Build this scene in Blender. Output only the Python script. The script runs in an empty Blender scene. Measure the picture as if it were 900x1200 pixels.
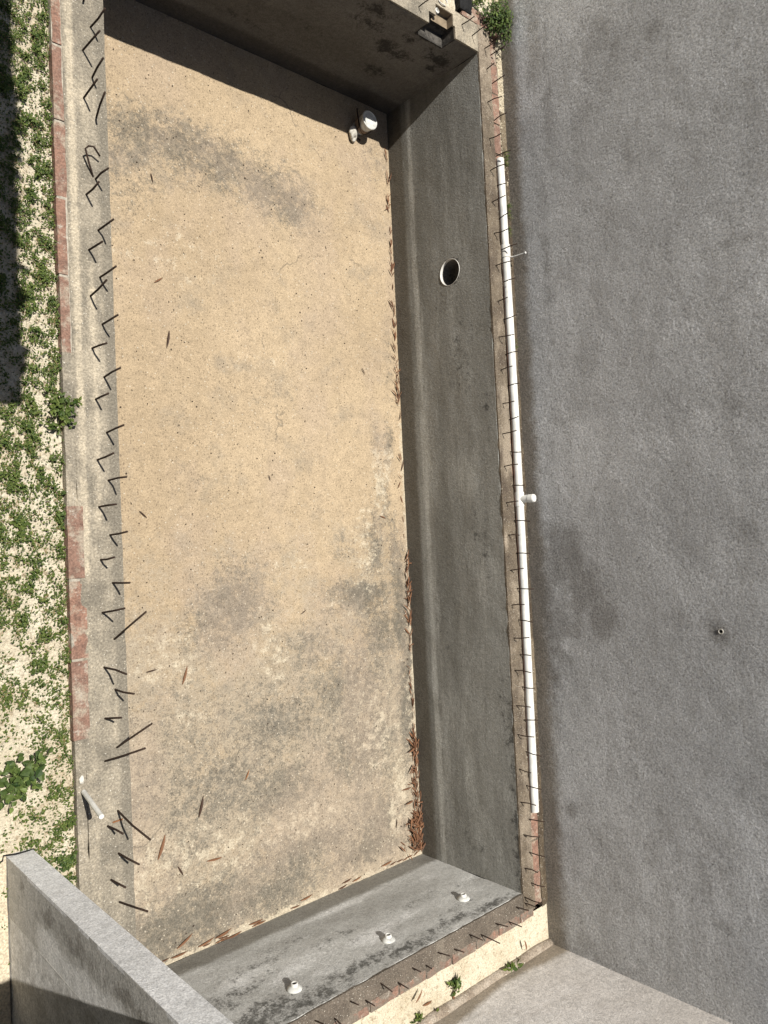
import bpy, bmesh, math, random
import numpy as np
from mathutils import Vector, noise as mnoise

random.seed(7)
S = bpy.context.scene
C = S.collection

# ------------------------------------------------------------------ camera (solved from the pool's own edges)
CAM_R = np.array([[0.7471738208, 0.0127263265, -0.6645068262],
                  [-0.0472116195, 0.9983072612, -0.0339657941],
                  [0.6629497300, 0.0567507956, 0.7465098812]])
CAM_C = np.array([-2.07472, 3.65014, 4.99186])
FPX = 888.343
L, D, W = 8.681, 1.452, 4.0            # pool length, depth, width
SUN = Vector((-0.165, 0.305, 1.0)).normalized()


def at(px, axis, val):
    """a point read off the photo, as the real point on a known plane of the site"""
    d = CAM_R @ np.array([(px[0] - 450) / FPX, (600 - px[1]) / FPX, -1.0])
    t = (val - CAM_C[axis]) / d[axis]
    return Vector(CAM_C + t * d)


def ray(px):
    d = CAM_R @ np.array([(px[0] - 450) / FPX, (600 - px[1]) / FPX, -1.0])
    return Vector(CAM_C), Vector(d).normalized()


def above(base, px):
    """the point on the sight line through px that is nearest to the vertical over base"""
    o, d = ray(px)
    v = Vector((0, 0, 1))
    w0 = o - base
    b = d.dot(v); dd = d.dot(w0); e = v.dot(w0)
    t = (b * e - dd) / (1 - b * b)
    return o + d * t


# ------------------------------------------------------------------ object helpers
def wloc(o):
    v = Vector((0, 0, 0))
    while o:
        v = v + o.location
        o = o.parent
    return v


def obj(name, bm, m, parent=None, base=None, smooth=False):
    me = bpy.data.meshes.new(name)
    if base is not None:
        bmesh.ops.translate(bm, vec=-Vector(base), verts=bm.verts)
    bm.to_mesh(me); bm.free()
    return link(name, me, m, parent, base, smooth)


def link(name, me, m, parent=None, base=None, smooth=False):
    if m is not None and len(me.materials) == 0:
        me.materials.append(m)
    if smooth:
        me.polygons.foreach_set('use_smooth', [True] * len(me.polygons))
    o = bpy.data.objects.new(name, me)
    C.objects.link(o)
    tgt = Vector(base) if base is not None else Vector((0, 0, 0))
    if parent is not None:
        o.parent = parent
        tgt = tgt - wloc(parent)
    o.location = tgt
    return o


def tag(o, label=None, cat=None, group=None, kind=None):
    if label: o['label'] = label
    if cat: o['category'] = cat
    if group: o['group'] = group
    if kind: o['kind'] = kind
    return o


def thing(name, loc, label, cat, group=None):
    o = bpy.data.objects.new(name, None)
    o.empty_display_size = 0.1
    C.objects.link(o)
    o.location = loc
    return tag(o, label, cat, group)


def box(bm, a, b):
    x0, y0, z0 = a; x1, y1, z1 = b
    v = [bm.verts.new(c) for c in ((x0, y0, z0), (x1, y0, z0), (x1, y1, z0), (x0, y1, z0),
                                   (x0, y0, z1), (x1, y0, z1), (x1, y1, z1), (x0, y1, z1))]
    fs = []
    for f in ((3, 2, 1, 0), (4, 5, 6, 7), (0, 1, 5, 4), (1, 2, 6, 5), (2, 3, 7, 6), (3, 0, 4, 7)):
        fs.append(bm.faces.new([v[i] for i in f]))
    return v, fs


def rough_box(a, b, seg=0.06, amp=0.006, freq=9.0, edge=0.012, bm=None, seed=0.0):
    """a box with dense faces whose surface and edges wander as cast concrete does"""
    bm = bm or bmesh.new()
    a = Vector(a); b = Vector(b)
    n = [max(1, int(round((b[i] - a[i]) / seg))) for i in range(3)]
    idx = {}

    def vert(i, j, k):
        key = (i, j, k)
        if key not in idx:
            p = Vector((a[0] + (b[0] - a[0]) * i / n[0], a[1] + (b[1] - a[1]) * j / n[1], a[2] + (b[2] - a[2]) * k / n[2]))
            ext = [(-1 if c == 0 else (1 if c == n[q] else 0)) for q, c in enumerate(key)]
            nrm = Vector(ext)
            q = p * freq + Vector((seed, seed, seed))
            s = mnoise.noise(q) + 0.5 * mnoise.noise(q * 2.7)
            if sum(abs(c) for c in ext) >= 2:      # chipped edges
                r = max(0.0, mnoise.noise(p * 6 + Vector((3, 9, seed)))) * edge * 2 + edge * 0.3
                p = p - nrm.normalized() * r
            p = p + nrm.normalized() * s * amp if nrm.length else p
            idx[key] = bm.verts.new(p)
        return idx[key]
    for ax in range(3):
        u, v = [(1, 2), (2, 0), (0, 1)][ax]
        for side in (0, n[ax]):
            for i in range(n[u]):
                for j in range(n[v]):
                    q = []
                    for di, dj in ((0, 0), (1, 0), (1, 1), (0, 1)):
                        key = [0, 0, 0]; key[ax] = side; key[u] = i + di; key[v] = j + dj
                        q.append(vert(*key))
                    if side == 0: q.reverse()
                    bm.faces.new(q)
    return bm


def panel(org, u, v, n, thick, seg, masks, wob=0.0):
    """a slab: dense front face (normal n) with a stain attribute, thin back"""
    org, u, v, n = map(Vector, (org, u, v, n))
    nu = max(2, int(u.length / seg)); nv = max(2, int(v.length / seg))
    P = np.array([[list(org + u * (i / nu) + v * (j / nv)) for i in range(nu + 1)] for j in range(nv + 1)]).reshape(-1, 3)
    if wob:
        k = np.array([mnoise.noise(Vector(p) * 2.3) + .5 * mnoise.noise(Vector(p) * 6) for p in P]) * wob
        P = P + np.outer(k, np.array(n))
    nF = len(P)
    faces = []
    flip = u.cross(v).dot(n) < 0
    for j in range(nv):
        for i in range(nu):
            q = [j * (nu + 1) + i, j * (nu + 1) + i + 1, (j + 1) * (nu + 1) + i + 1, (j + 1) * (nu + 1) + i]
            faces.append(q[::-1] if flip else q)
    ring = [i for i in range(nu + 1)] + [j * (nu + 1) + nu for j in range(1, nv + 1)] + \
           [nv * (nu + 1) + i for i in range(nu - 1, -1, -1)] + [j * (nu + 1) for j in range(nv - 1, 0, -1)]
    back = P[ring] - np.array(n) * thick
    V = np.vstack([P, back])
    m = len(ring)
    for k in range(m):
        a, b = ring[k], ring[(k + 1) % m]
        q = [b, a, nF + k, nF + (k + 1) % m]
        faces.append(q[::-1] if flip else q)
    bk = list(range(nF, nF + m))
    faces.append(bk if flip else bk[::-1])
    me = bpy.data.meshes.new('panel')
    me.from_pydata(V.tolist(), [], faces)
    col = np.zeros((len(V), 4), np.float32); col[:, 3] = 1
    for ch, fn in masks.items():
        col[:nF, ch] = fn(P)
    at_ = me.attributes.new('mask', 'FLOAT_COLOR', 'POINT')
    at_.data.foreach_set('color', col.ravel())
    me.update()
    return me


def blobs(lst):
    """soft patches: (centre xyz, radii xyz, strength)"""
    def f(P):
        out = np.zeros(len(P))
        for c, r, s in lst:
            d = ((P - np.array(c)) / np.array(r)) ** 2
            out = np.maximum(out, s * np.exp(-d.sum(1) * 0.9))
        return out
    return f


def band(axis, v0, v1, s=1.0, soft=0.02):
    def f(P):
        c = P[:, axis]
        return s * np.clip((c - v0) / soft + .5, 0, 1) * np.clip((v1 - c) / soft + .5, 0, 1)
    return f


def fmax(*fs):
    return lambda P: np.maximum.reduce([f(P) for f in fs])


def boolean(o, cutters):
    """cut real openings"""
    for c in cutters:
        md = o.modifiers.new('cut', 'BOOLEAN'); md.operation = 'DIFFERENCE'; md.object = c; md.solver = 'EXACT'
    bpy.context.view_layer.update()
    dg = bpy.context.evaluated_depsgraph_get()
    me = bpy.data.meshes.new_from_object(o.evaluated_get(dg))
    o.modifiers.clear()
    old = o.data; o.data = me; bpy.data.meshes.remove(old)
    for c in cutters:
        m = c.data; bpy.data.objects.remove(c); bpy.data.meshes.remove(m)


def tube(bm, pts, r, seg=8, cap=True, taper=None):
    pts = [Vector(p) for p in pts]
    rings = []
    ref = None
    for i, p in enumerate(pts):
        t = (pts[min(i + 1, len(pts) - 1)] - pts[max(i - 1, 0)]).normalized()
        if ref is None:
            ref = t.orthogonal().normalized()
        ref = (ref - t * ref.dot(t)).normalized()
        bi = t.cross(ref)
        rr = r if taper is None else taper[i]
        rings.append([bm.verts.new(p + (ref * math.cos(a) + bi * math.sin(a)) * rr) for a in [2 * math.pi * k / seg for k in range(seg)]])
    for a, b in zip(rings, rings[1:]):
        for k in range(seg):
            bm.faces.new([a[k], a[(k + 1) % seg], b[(k + 1) % seg], b[k]])
    if cap:
        bm.faces.new(rings[0][::-1]); bm.faces.new(rings[-1])
    return rings


def lathe(bm, prof, seg=24, origin=(0, 0, 0), axis=(0, 0, 1)):
    ax = Vector(axis).normalized(); e1 = ax.orthogonal().normalized(); e2 = ax.cross(e1); o = Vector(origin)
    rings = []
    for r, h in prof:
        if r < 1e-6:
            rings.append([bm.verts.new(o + ax * h)])
        else:
            rings.append([bm.verts.new(o + ax * h + (e1 * math.cos(2 * math.pi * k / seg) + e2 * math.sin(2 * math.pi * k / seg)) * r) for k in range(seg)])
    for a, b in zip(rings, rings[1:]):
        for k in range(seg):
            k2 = (k + 1) % seg
            if len(a) == 1 and len(b) == 1: continue
            if len(a) == 1: bm.faces.new([a[0], b[k2], b[k]])
            elif len(b) == 1: bm.faces.new([a[k], a[k2], b[0]])
            else: bm.faces.new([a[k], a[k2], b[k2], b[k]])


# ------------------------------------------------------------------ materials
class NT:
    def __init__(s, name, rough=0.9):
        s.m = bpy.data.materials.new(name); s.m.use_nodes = True
        s.t = s.m.node_tree; s.t.nodes.clear()
        s.out = s.t.nodes.new('ShaderNodeOutputMaterial')
        s.b = s.t.nodes.new('ShaderNodeBsdfPrincipled')
        s.b.inputs['Roughness'].default_value = rough
        s.b.inputs['Specular IOR Level'].default_value = 0.25
        s.t.links.new(s.b.outputs[0], s.out.inputs[0])
        g = s.t.nodes.new('ShaderNodeNewGeometry'); s.pos = g.outputs['Position']; s.rnd = g.outputs['Random Per Island']
        s._at = None

    def put(s, sock, v):
        if hasattr(v, 'is_output') or isinstance(v, bpy.types.NodeSocket): s.t.links.new(v, sock)
        elif isinstance(v, (tuple, list)): sock.default_value = tuple(v) + ((1,) if len(v) == 3 and len(sock.default_value) == 4 else ())
        else: sock.default_value = v

    def vmul(s, v, k):
        n = s.t.nodes.new('ShaderNodeVectorMath'); n.operation = 'MULTIPLY'; s.put(n.inputs[0], v); n.inputs[1].default_value = k
        return n.outputs[0]

    def noise(s, scale, detail=4, rough=.55, dist=0.0, vec=None, stretch=None):
        vec = vec or s.pos
        if stretch: vec = s.vmul(vec, stretch)
        n = s.t.nodes.new('ShaderNodeTexNoise'); s.put(n.inputs['Vector'], vec)
        n.inputs['Scale'].default_value = scale; n.inputs['Detail'].default_value = detail
        n.inputs['Roughness'].default_value = rough; n.inputs['Distortion'].default_value = dist
        return n.outputs[0]

    def vor(s, scale, feature='F1', out='Distance', vec=None):
        n = s.t.nodes.new('ShaderNodeTexVoronoi'); n.feature = feature; s.put(n.inputs['Vector'], vec or s.pos)
        n.inputs['Scale'].default_value = scale
        return n.outputs[out]

    def math(s, op, a, b=0.0, clamp=False):
        n = s.t.nodes.new('ShaderNodeMath'); n.operation = op; n.use_clamp = clamp
        s.put(n.inputs[0], a); s.put(n.inputs[1], b)
        return n.outputs[0]

    def ramp(s, v, a, b, lo=0.0, hi=1.0):
        n = s.t.nodes.new('ShaderNodeMapRange'); n.interpolation_type = 'SMOOTHSTEP'
        s.put(n.inputs[0], v); n.inputs[1].default_value = a; n.inputs[2].default_value = b
        s.put(n.inputs[3], lo); s.put(n.inputs[4], hi)
        return n.outputs[0]

    def mix(s, f, a, b, mode='MIX'):
        n = s.t.nodes.new('ShaderNodeMix'); n.data_type = 'RGBA'; n.blend_type = mode
        s.put(n.inputs[0], f); s.put(n.inputs[6], a); s.put(n.inputs[7], b)
        return n.outputs[2]

    def mask(s, ch):
        if s._at is None:
            a = s.t.nodes.new('ShaderNodeAttribute'); a.attribute_name = 'mask'
            x = s.t.nodes.new('ShaderNodeSeparateColor'); s.t.links.new(a.outputs['Color'], x.inputs[0]); s._at = x
        return s._at.outputs[ch]

    def stain(s, ch, scale=6, jag=.7, a=.35, b=.75, stretch=None):
        """mask channel broken up by noise"""
        nz = s.math('ADD', s.math('MULTIPLY', s.noise(scale, 6, .7, stretch=stretch), .6), s.math('MULTIPLY', s.noise(scale * 4.3, 5, .75, stretch=stretch), .4))
        v = s.math('ADD', s.mask(ch), s.math('MULTIPLY', s.math('SUBTRACT', nz, .5), jag))
        v = s.math('MULTIPLY', v, s.ramp(s.mask(ch), 0.02, 0.2))
        return s.ramp(v, a, b)

    def grain_stain(s, ch, big=4, fine=55, jb=1.2, jf=2.2, a=.2, b=1.0):
        v = s.math('ADD', s.mask(ch), s.math('MULTIPLY', s.math('SUBTRACT', s.noise(big, 6, .7), .5), jb))
        v = s.math('ADD', v, s.math('MULTIPLY', s.math('SUBTRACT', s.noise(fine, 4, .75), .5), jf))
        v = s.math('ADD', v, s.math('MULTIPLY', s.math('SUBTRACT', s.noise(fine * .26, 5, .72), .5), jf * 1.15))
        v = s.math('MULTIPLY', v, s.ramp(s.mask(ch), 0.02, 0.25))
        return s.ramp(v, a, b)

    def cracks(s, scale=.9, width=.012, gate=(.52, .6)):
        w = s.t.nodes.new('ShaderNodeTexNoise'); w.inputs['Scale'].default_value = 3.5; w.inputs['Detail'].default_value = 6
        s.t.links.new(s.pos, w.inputs['Vector'])
        m = s.t.nodes.new('ShaderNodeVectorMath'); m.operation = 'MULTIPLY_ADD'
        s.t.links.new(w.outputs[1], m.inputs[0]); m.inputs[1].default_value = (.35, .35, .35); s.t.links.new(s.pos, m.inputs[2])
        e = s.vor(scale, 'DISTANCE_TO_EDGE', 'Distance', m.outputs[0])
        return s.math('MULTIPLY', s.ramp(e, width, width * .25), s.ramp(s.noise(1.1, 4, .6), gate[0], gate[1]))

    def bump(s, h, strength=.5, dist=.01, prev=None):
        n = s.t.nodes.new('ShaderNodeBump'); n.inputs['Strength'].default_value = strength; n.inputs['Distance'].default_value = dist
        s.put(n.inputs['Height'], h)
        if prev is not None: s.t.links.new(prev, n.inputs['Normal'])
        return n.outputs[0]

    def done(s, col, nrm=None, rough=None):
        s.put(s.b.inputs['Base Color'], col)
        if nrm is not None: s.t.links.new(nrm, s.b.inputs['Normal'])
        if rough is not None: s.put(s.b.inputs['Roughness'], rough)
        return s.m


def speck(n, col, scale, lo, hi, amt_lo=.7, amt_hi=1.25, detail=3):
    f = n.ramp(n.noise(scale, detail, .7), lo, hi, amt_lo, amt_hi)
    c = n.t.nodes.new('ShaderNodeCombineColor')
    for i in range(3): n.t.links.new(f, c.inputs[i])
    return n.mix(1.0, col, c.outputs[0], 'MULTIPLY')


def mat_floor():
    n = NT('exposed_aggregate_screed', .95)
    big = n.noise(.55, 5, .6)
    c = n.mix(n.ramp(big, .35, .65), (0.320, 0.246, 0.158), (0.372, 0.289, 0.188))
    c = n.mix(n.ramp(n.noise(2.3, 6, .65), .5, .75), c, (0.266, 0.217, 0.154))
    c = n.mix(n.math('MULTIPLY', n.grain_stain(2, 2.0, 40, 1.5, 1.0, .15, .85), .62), c, (.275, .24, .186))          # greyer lower end
    c = n.mix(n.math('MULTIPLY', n.grain_stain(0), .68), c, (.118, .110, .090))                                      # mildew
    c = n.mix(n.math('MULTIPLY', n.grain_stain(0, 2.5, 70, .8, 3.0, .55, 1.0), .5), c, (.06, .056, .046))
    c = n.mix(n.math('MULTIPLY', n.grain_stain(1, 9, 48, 2.4, 1.6, .35, .8), .7), c, (.44, .385, .285))              # lime, sand
    c = n.mix(n.ramp(n.noise(.9, 5, .6, vec=n.vmul(n.pos, (1.3, .8, 1))), .45, .62, 0, .35), c, (.31, .245, .185))
    c = speck(n, c, 95, .33, .66, .78, 1.20)
    c = speck(n, c, 40, .30, .70, .88, 1.10)
    c = speck(n, c, 9, .30, .70, .90, 1.08, 5)
    dots = n.vor(42)
    cell = n.vor(42, out='Color')
    sp = n.t.nodes.new('ShaderNodeSeparateColor'); n.t.links.new(cell, sp.inputs[0])
    dk = n.math('MULTIPLY', n.ramp(dots, .42, .25), n.math('GREATER_THAN', sp.outputs[0], .70))
    c = n.mix(n.math('MULTIPLY', dk, .42), c, (0.070, 0.052, 0.035))
    lt = n.math('MULTIPLY', n.ramp(dots, .38, .2), n.math('LESS_THAN', sp.outputs[1], .07))
    c = n.mix(n.math('MULTIPLY', lt, .7), c, (0.490, 0.434, 0.336))
    c = n.mix(n.math('MULTIPLY', n.cracks(.55, .006, (.55, .62)), .55), c, (.10, .085, .065))
    nb = n.bump(n.noise(60, 4, .7), .45, .010)
    nb = n.bump(dots, .2, .006, nb)
    return n.done(c, nb)


def mat_wall(name, dark, light, stain_c=(.035, .033, .03), band_c=(.07, .062, .052), pale_c=(.30, .29, .27), streak=None, bs=.6, bscale=48):
    n = NT(name, .92)
    c = n.mix(n.ramp(n.noise(1.3, 6, .62, stretch=streak), .32, .68), dark, light)
    c = n.mix(n.ramp(n.noise(5.5, 6, .7, stretch=streak), .45, .72, 0, .6), c, dark)
    c = n.mix(n.math('MULTIPLY', n.stain(1, 4, 2.4, .2, .9, streak), .75), c, pale_c)
    c = n.mix(n.math('MULTIPLY', n.stain(2, 7, .9, .15, .85), .85), c, band_c)
    c = n.mix(n.math('MULTIPLY', n.stain(0, 9, 4.2, .30, .95), .85), c, stain_c)
    c = speck(n, c, 95, .3, .7, .74, 1.26)
    c = speck(n, c, 26, .3, .7, .84, 1.14, 5)
    nb = n.bump(n.noise(bscale, 5, .72), bs, .012)
    nb = n.bump(n.noise(6, 4, .6), .35, .02, nb)
    return n.done(c, nb)


def mat_stucco():
    n = NT('rough_cement_render', .95)
    st = (1, .55, .30)
    c = n.mix(n.ramp(n.noise(1.1, 6, .6, stretch=st), .3, .7), (.55, .548, .543), (.74, .737, .73))
    c = n.mix(n.ramp(n.noise(3.5, 6, .7), .5, .8, 0, .45), c, (.45, .44, .42))
    c = n.mix(n.ramp(n.noise(7, 6, .7, stretch=(1, .4, 1)), .52, .70, 0, .5), c, (.44, .43, .415))
    c = n.mix(n.ramp(n.noise(5, 6, .7, vec=n.vmul(n.pos, (1, .6, .9))), .40, .28, 0, .5), c, (.76, .755, .745))
    c = n.mix(n.math('MULTIPLY', n.stain(1, 5, 1.1), .5), c, (.68, .67, .655))
    c = n.mix(n.math('MULTIPLY', n.stain(2, 5, 1.3, .15, .8), .82), c, (.215, .178, .128))       # soil splash
    c = n.mix(n.math('MULTIPLY', n.stain(0, 5, 1.8, .12, .7), .60), c, (.215, .20, .18))         # damp
    c = speck(n, c, 58, .33, .67, .66, 1.30, 5)
    c = n.mix(n.math('MULTIPLY', n.cracks(.8, .007, (.55, .62)), .28), c, (.2, .19, .18))
    a = n.noise(30, 7, .74)
    b = n.noise(13, 4, .65, stretch=(1, 1, .6))
    h = n.math('ADD', n.ramp(a, .28, .74), n.math('MULTIPLY', b, .7))
    c = n.mix(n.ramp(a, .47, .33, 0, .6), c, (.14, .135, .13))  # shade of the pits painted into the colour, following the relief
    nb = n.bump(n.noise(75, 3, .7), .6, .012)
    nb = n.bump(h, 1.0, .024, nb)
    nb = n.bump(n.noise(3.2, 4, .6), .6, .04, nb)
    nb = n.bump(n.noise(8, 5, .6, stretch=(1, .6, 1)), .6, .03, nb)
    return n.done(c, nb)


def mat_rim(name, base, pale, dirt, brick_amt=0.0, mulf=1.0):
    n = NT(name, .95)
    c = n.mix(n.ramp(n.noise(4, 6, .7), .35, .65), base, dirt)
    c = n.mix(n.ramp(n.noise(2, 6, .7, stretch=(1, .35, 1)), .5, .66, 0, .65), c, pale)
    c = n.mix(n.math('MULTIPLY', n.stain(0, 7, 2.2, .25, .95), .85), c, pale)
    c = n.mix(n.math('MULTIPLY', n.stain(1, 9, .8), .85), c, dirt)
    c = speck(n, c, 70, .32, .68, .72, 1.3)
    c = n.mix(n.ramp(n.noise(26, 6, .8), .61, .70, 0, .85), c, tuple(min(.72, k * 1.45) for k in pale))
    c = n.mix(n.ramp(n.noise(21, 6, .8, vec=n.vmul(n.pos, (1.13, .9, 1))), .38, .30, 0, .7), c, tuple(k * .42 for k in dirt))
    c = n.mix(n.ramp(n.noise(90, 2, .5), .66, .72, 0, .8), c, (.68, .64, .54))
    nb = n.bump(n.noise(45, 5, .7), .7, .012)
    nb = n.bump(n.noise(11, 4, .6), .5, .02, nb)
    return n.done(c, nb)


def mat_brick(cover=.5, smear=(.30, .25, .19)):
    n = NT('clay_brick_with_mortar_smears', .95)
    c = n.mix(n.rnd, (0.25, 0.142, 0.100), (0.195, 0.122, 0.092))
    c = n.mix(n.ramp(n.noise(14, 5, .7), .4, .7), c, (0.143, 0.086, 0.064))
    c = n.mix(n.ramp(n.noise(5, 6, .75, vec=n.pos), cover, cover + .16), c, smear)
    c = n.mix(n.math('MULTIPLY', n.ramp(n.noise(17, 5, .8), .55, .68), .8), c, (0.390, 0.352, 0.292))
    c = speck(n, c, 75, .32, .68, .75, 1.25)
    nb = n.bump(n.noise(50, 5, .7), .6, .01)
    return n.done(c, nb)


def mat_sand():
    n = NT('pale_coral_sand', 1.0)
    c = n.mix(n.ramp(n.noise(3, 6, .65), .35, .65), (0.475, 0.410, 0.295), (0.576, 0.518, 0.396))
    c = n.mix(n.ramp(n.noise(18, 5, .75), .52, .68, 0, .7), c, (0.259, 0.194, 0.115))
    c = speck(n, c, 90, .3, .7, .78, 1.2)
    nb = n.bump(n.noise(40, 6, .7), .9, .02)
    nb = n.bump(n.vor(55), .4, .01, nb)
    return n.done(c, nb)


def mat_plain(name, col, rough=.5, var=.12, scale=12, bump=.1, spec=.3):
    n = NT(name, rough)
    d = tuple(max(0, k * (1 - var * 2)) for k in col)
    c = n.mix(n.ramp(n.noise(scale, 5, .65), .35, .72), col, d)
    n.b.inputs['Specular IOR Level'].default_value = spec
    return n.done(c, n.bump(n.noise(scale * 4, 3, .6), bump, .004))


def mat_leaf(name, a, b, rough=.55, trans=.25):
    n = NT(name, rough)
    c = n.mix(n.rnd, a, b)
    c = n.mix(n.ramp(n.noise(50, 3, .6), .35, .7, 0, .35), c, tuple(k * .55 for k in a))
    n.put(n.b.inputs['Base Color'], c)
    if trans:
        tr = n.t.nodes.new('ShaderNodeBsdfTranslucent'); n.put(tr.inputs[0], c)
        mx = n.t.nodes.new('ShaderNodeMixShader'); mx.inputs[0].default_value = trans
        n.t.links.new(n.b.outputs[0], mx.inputs[1]); n.t.links.new(tr.outputs[0], mx.inputs[2]); n.t.links.new(mx.outputs[0], n.out.inputs[0])
    return n.m


M = dict(
    floor=mat_floor(),
    side=mat_wall('dark_waterproof_render', (.155, .152, .135), (.275, .272, .248), stain_c=(.045, .043, .038), band_c=(.095, .084, .066), pale_c=(.42, .418, .385), streak=(1, .16, 1.3), bs=.7),
    end=mat_wall('grey_trowelled_render', (.33, .325, .30), (.53, .525, .495), stain_c=(.056, .054, .046), band_c=(.168, .157, .13), pale_c=(.72, .715, .69), streak=(.35, 1, 1), bs=.35),
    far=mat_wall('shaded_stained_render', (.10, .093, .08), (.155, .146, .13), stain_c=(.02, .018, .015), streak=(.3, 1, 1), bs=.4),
    stucco=mat_stucco(),
    rimL=mat_rim('weathered_ring_beam_concrete', (0.285, 0.248, 0.188), (0.46, 0.395, 0.29), (0.165, 0.146, 0.113)),
    rimR=mat_rim('dirty_ring_beam_concrete', (.135, .108, .076), (.29, .24, .18), (.075, .058, .042)),
    rimN=mat_rim('brown_ring_beam_concrete', (0.126, 0.104, 0.081), (0.222, 0.189, 0.148), (0.081, 0.067, 0.052)),
    joint=mat_plain('pale_mortar', (.40, .36, .29), .95, .25, 30, .4),
    brick=mat_brick(.475), brick2=mat_brick(.47), brickn=mat_brick(.40, (.15, .125, .098)),
    sand=mat_sand(),
    pvc=mat_plain('white_pvc', (.70, .69, .64), .45, .14, 6, .02, .5),
    pvcgrey=mat_plain('weathered_white_pvc', (.62, .60, .55), .55, .15, 20, .05, .4),
    black=mat_plain('black_cable_and_void_shade', (.006, .006, .006), .8, .2),  # black of the cable, and painted shade for hole, nozzles and rim gap
    rust=mat_plain('rusted_steel_bar', (.048, .030, .021), .85, .3, 60, .5, .2),
    soil=mat_rim('brown_soil', (0.091, 0.070, 0.045), (0.210, 0.168, 0.112), (0.052, 0.038, 0.025)),
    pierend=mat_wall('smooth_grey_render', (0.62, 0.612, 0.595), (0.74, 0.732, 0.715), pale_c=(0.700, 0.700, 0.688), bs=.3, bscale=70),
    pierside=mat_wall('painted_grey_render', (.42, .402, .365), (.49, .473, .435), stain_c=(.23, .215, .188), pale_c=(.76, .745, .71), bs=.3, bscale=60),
    pale=mat_plain('pale_joint_filler', (.62, .60, .55), .8, .1),
    lowwall=mat_wall('pale_grey_render', (0.512, 0.480, 0.442), (0.666, 0.634, 0.595), band_c=(0.243, 0.198, 0.141), pale_c=(0.730, 0.704, 0.666), streak=(.4, 1, 1), bs=.45, bscale=60),
    slab=mat_plain('balcony_concrete', (.35, .34, .32), .9, .15),
    cream=mat_rim('cream_smooth_screed', (.50, .43, .315), (.56, .49, .37), (.44, .375, .27)),
    tan=mat_plain('sandy_plaster', (.25, .195, .13), .9, .2),
    leafg=mat_leaf('green_creeper_leaf', (0.035, 0.068, 0.012), (0.155, 0.195, 0.045)),
    leafd=mat_leaf('dark_green_leaf', (0.022, 0.05, 0.012), (0.16, 0.215, 0.055)),
    leafy=mat_leaf('dry_straw', (0.255, 0.178, 0.085), (0.357, 0.264, 0.136), .8, .1),
    stem=mat_plain('green_stem', (0.076, 0.085, 0.030), .7, .2),
    dry=mat_leaf('dry_rust_leaf', (0.215, 0.105, 0.052), (0.08, 0.038, 0.022), .7, .1),
    dryd=mat_leaf('dark_dry_leaf', (0.041, 0.022, 0.015), (0.068, 0.038, 0.022), .7, .05),
    dryo=mat_leaf('orange_dry_leaf', (0.255, 0.112, 0.045), (0.225, 0.098, 0.038), .7, .1),
    pebble=mat_plain('pale_stone', (.55, .52, .45), .9, .2),
    bucket=mat_plain('white_bucket_plastic', (.60, .60, .56), .5, .2, 14, .05, .4),
    redlabel=mat_plain('faded_brown_band', (.30, .22, .16), .7, .2),
    grit=mat_plain('dark_grit', (.07, .05, .035), .9, .3),
)

# ------------------------------------------------------------------ ground (one sheet, with the hole the pool sits in)
GZ = -0.06
bm = bmesh.new()
xo = [-60, -0.345, 4.37, 60]; yo = [-60, -0.27, 9.02, 60]
gv = [[bm.verts.new((x, y, GZ)) for x in xo] for y in yo]
for j in range(3):
    for i in range(3):
        if i == 1 and j == 1: continue
        bm.faces.new([gv[j][i], gv[j][i + 1], gv[j + 1][i + 1], gv[j + 1][i]])
tag(obj('ground', bm, M['sand']), kind='structure')

# ------------------------------------------------------------------ the pool
pool = thing('swimming_pool', (2.0, L / 2, 0), 'empty unfinished concrete swimming pool with beige sandy floor and bare dark grey walls', 'pool')


def fl(px, r, s):                       # a patch on the floor
    c = at(px, 2, -D)
    return (tuple(c), (r[0] / 104, r[1] / 100, 1), s)


def rw(px, r, s):                       # a patch on the right wall (X = W)
    c = at(px, 0, W)
    return (tuple(c), (1, r[1] / 104, r[0] / 100), s)


def nw(px, r, s):                       # a patch on the near wall (Y = 0)
    c = at((px[0] + (3 if s > .65 else 0), px[1] + (8 if s > .65 else 0)), 1, 0)
    return (tuple(c), (r[0] / 88, 1, r[1] / 95), s)


def fw(px, r, s):                       # a patch on the far wall
    c = at(px, 1, L)
    return (tuple(c), (r[0] / 88, 1, r[1] / 75), s)


def bw(px, r, s):                       # a patch on the boundary wall
    c = at(px, 0, 4.45)
    return (tuple(c), (1, r[1] / 120, r[0] / 100), s)


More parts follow.
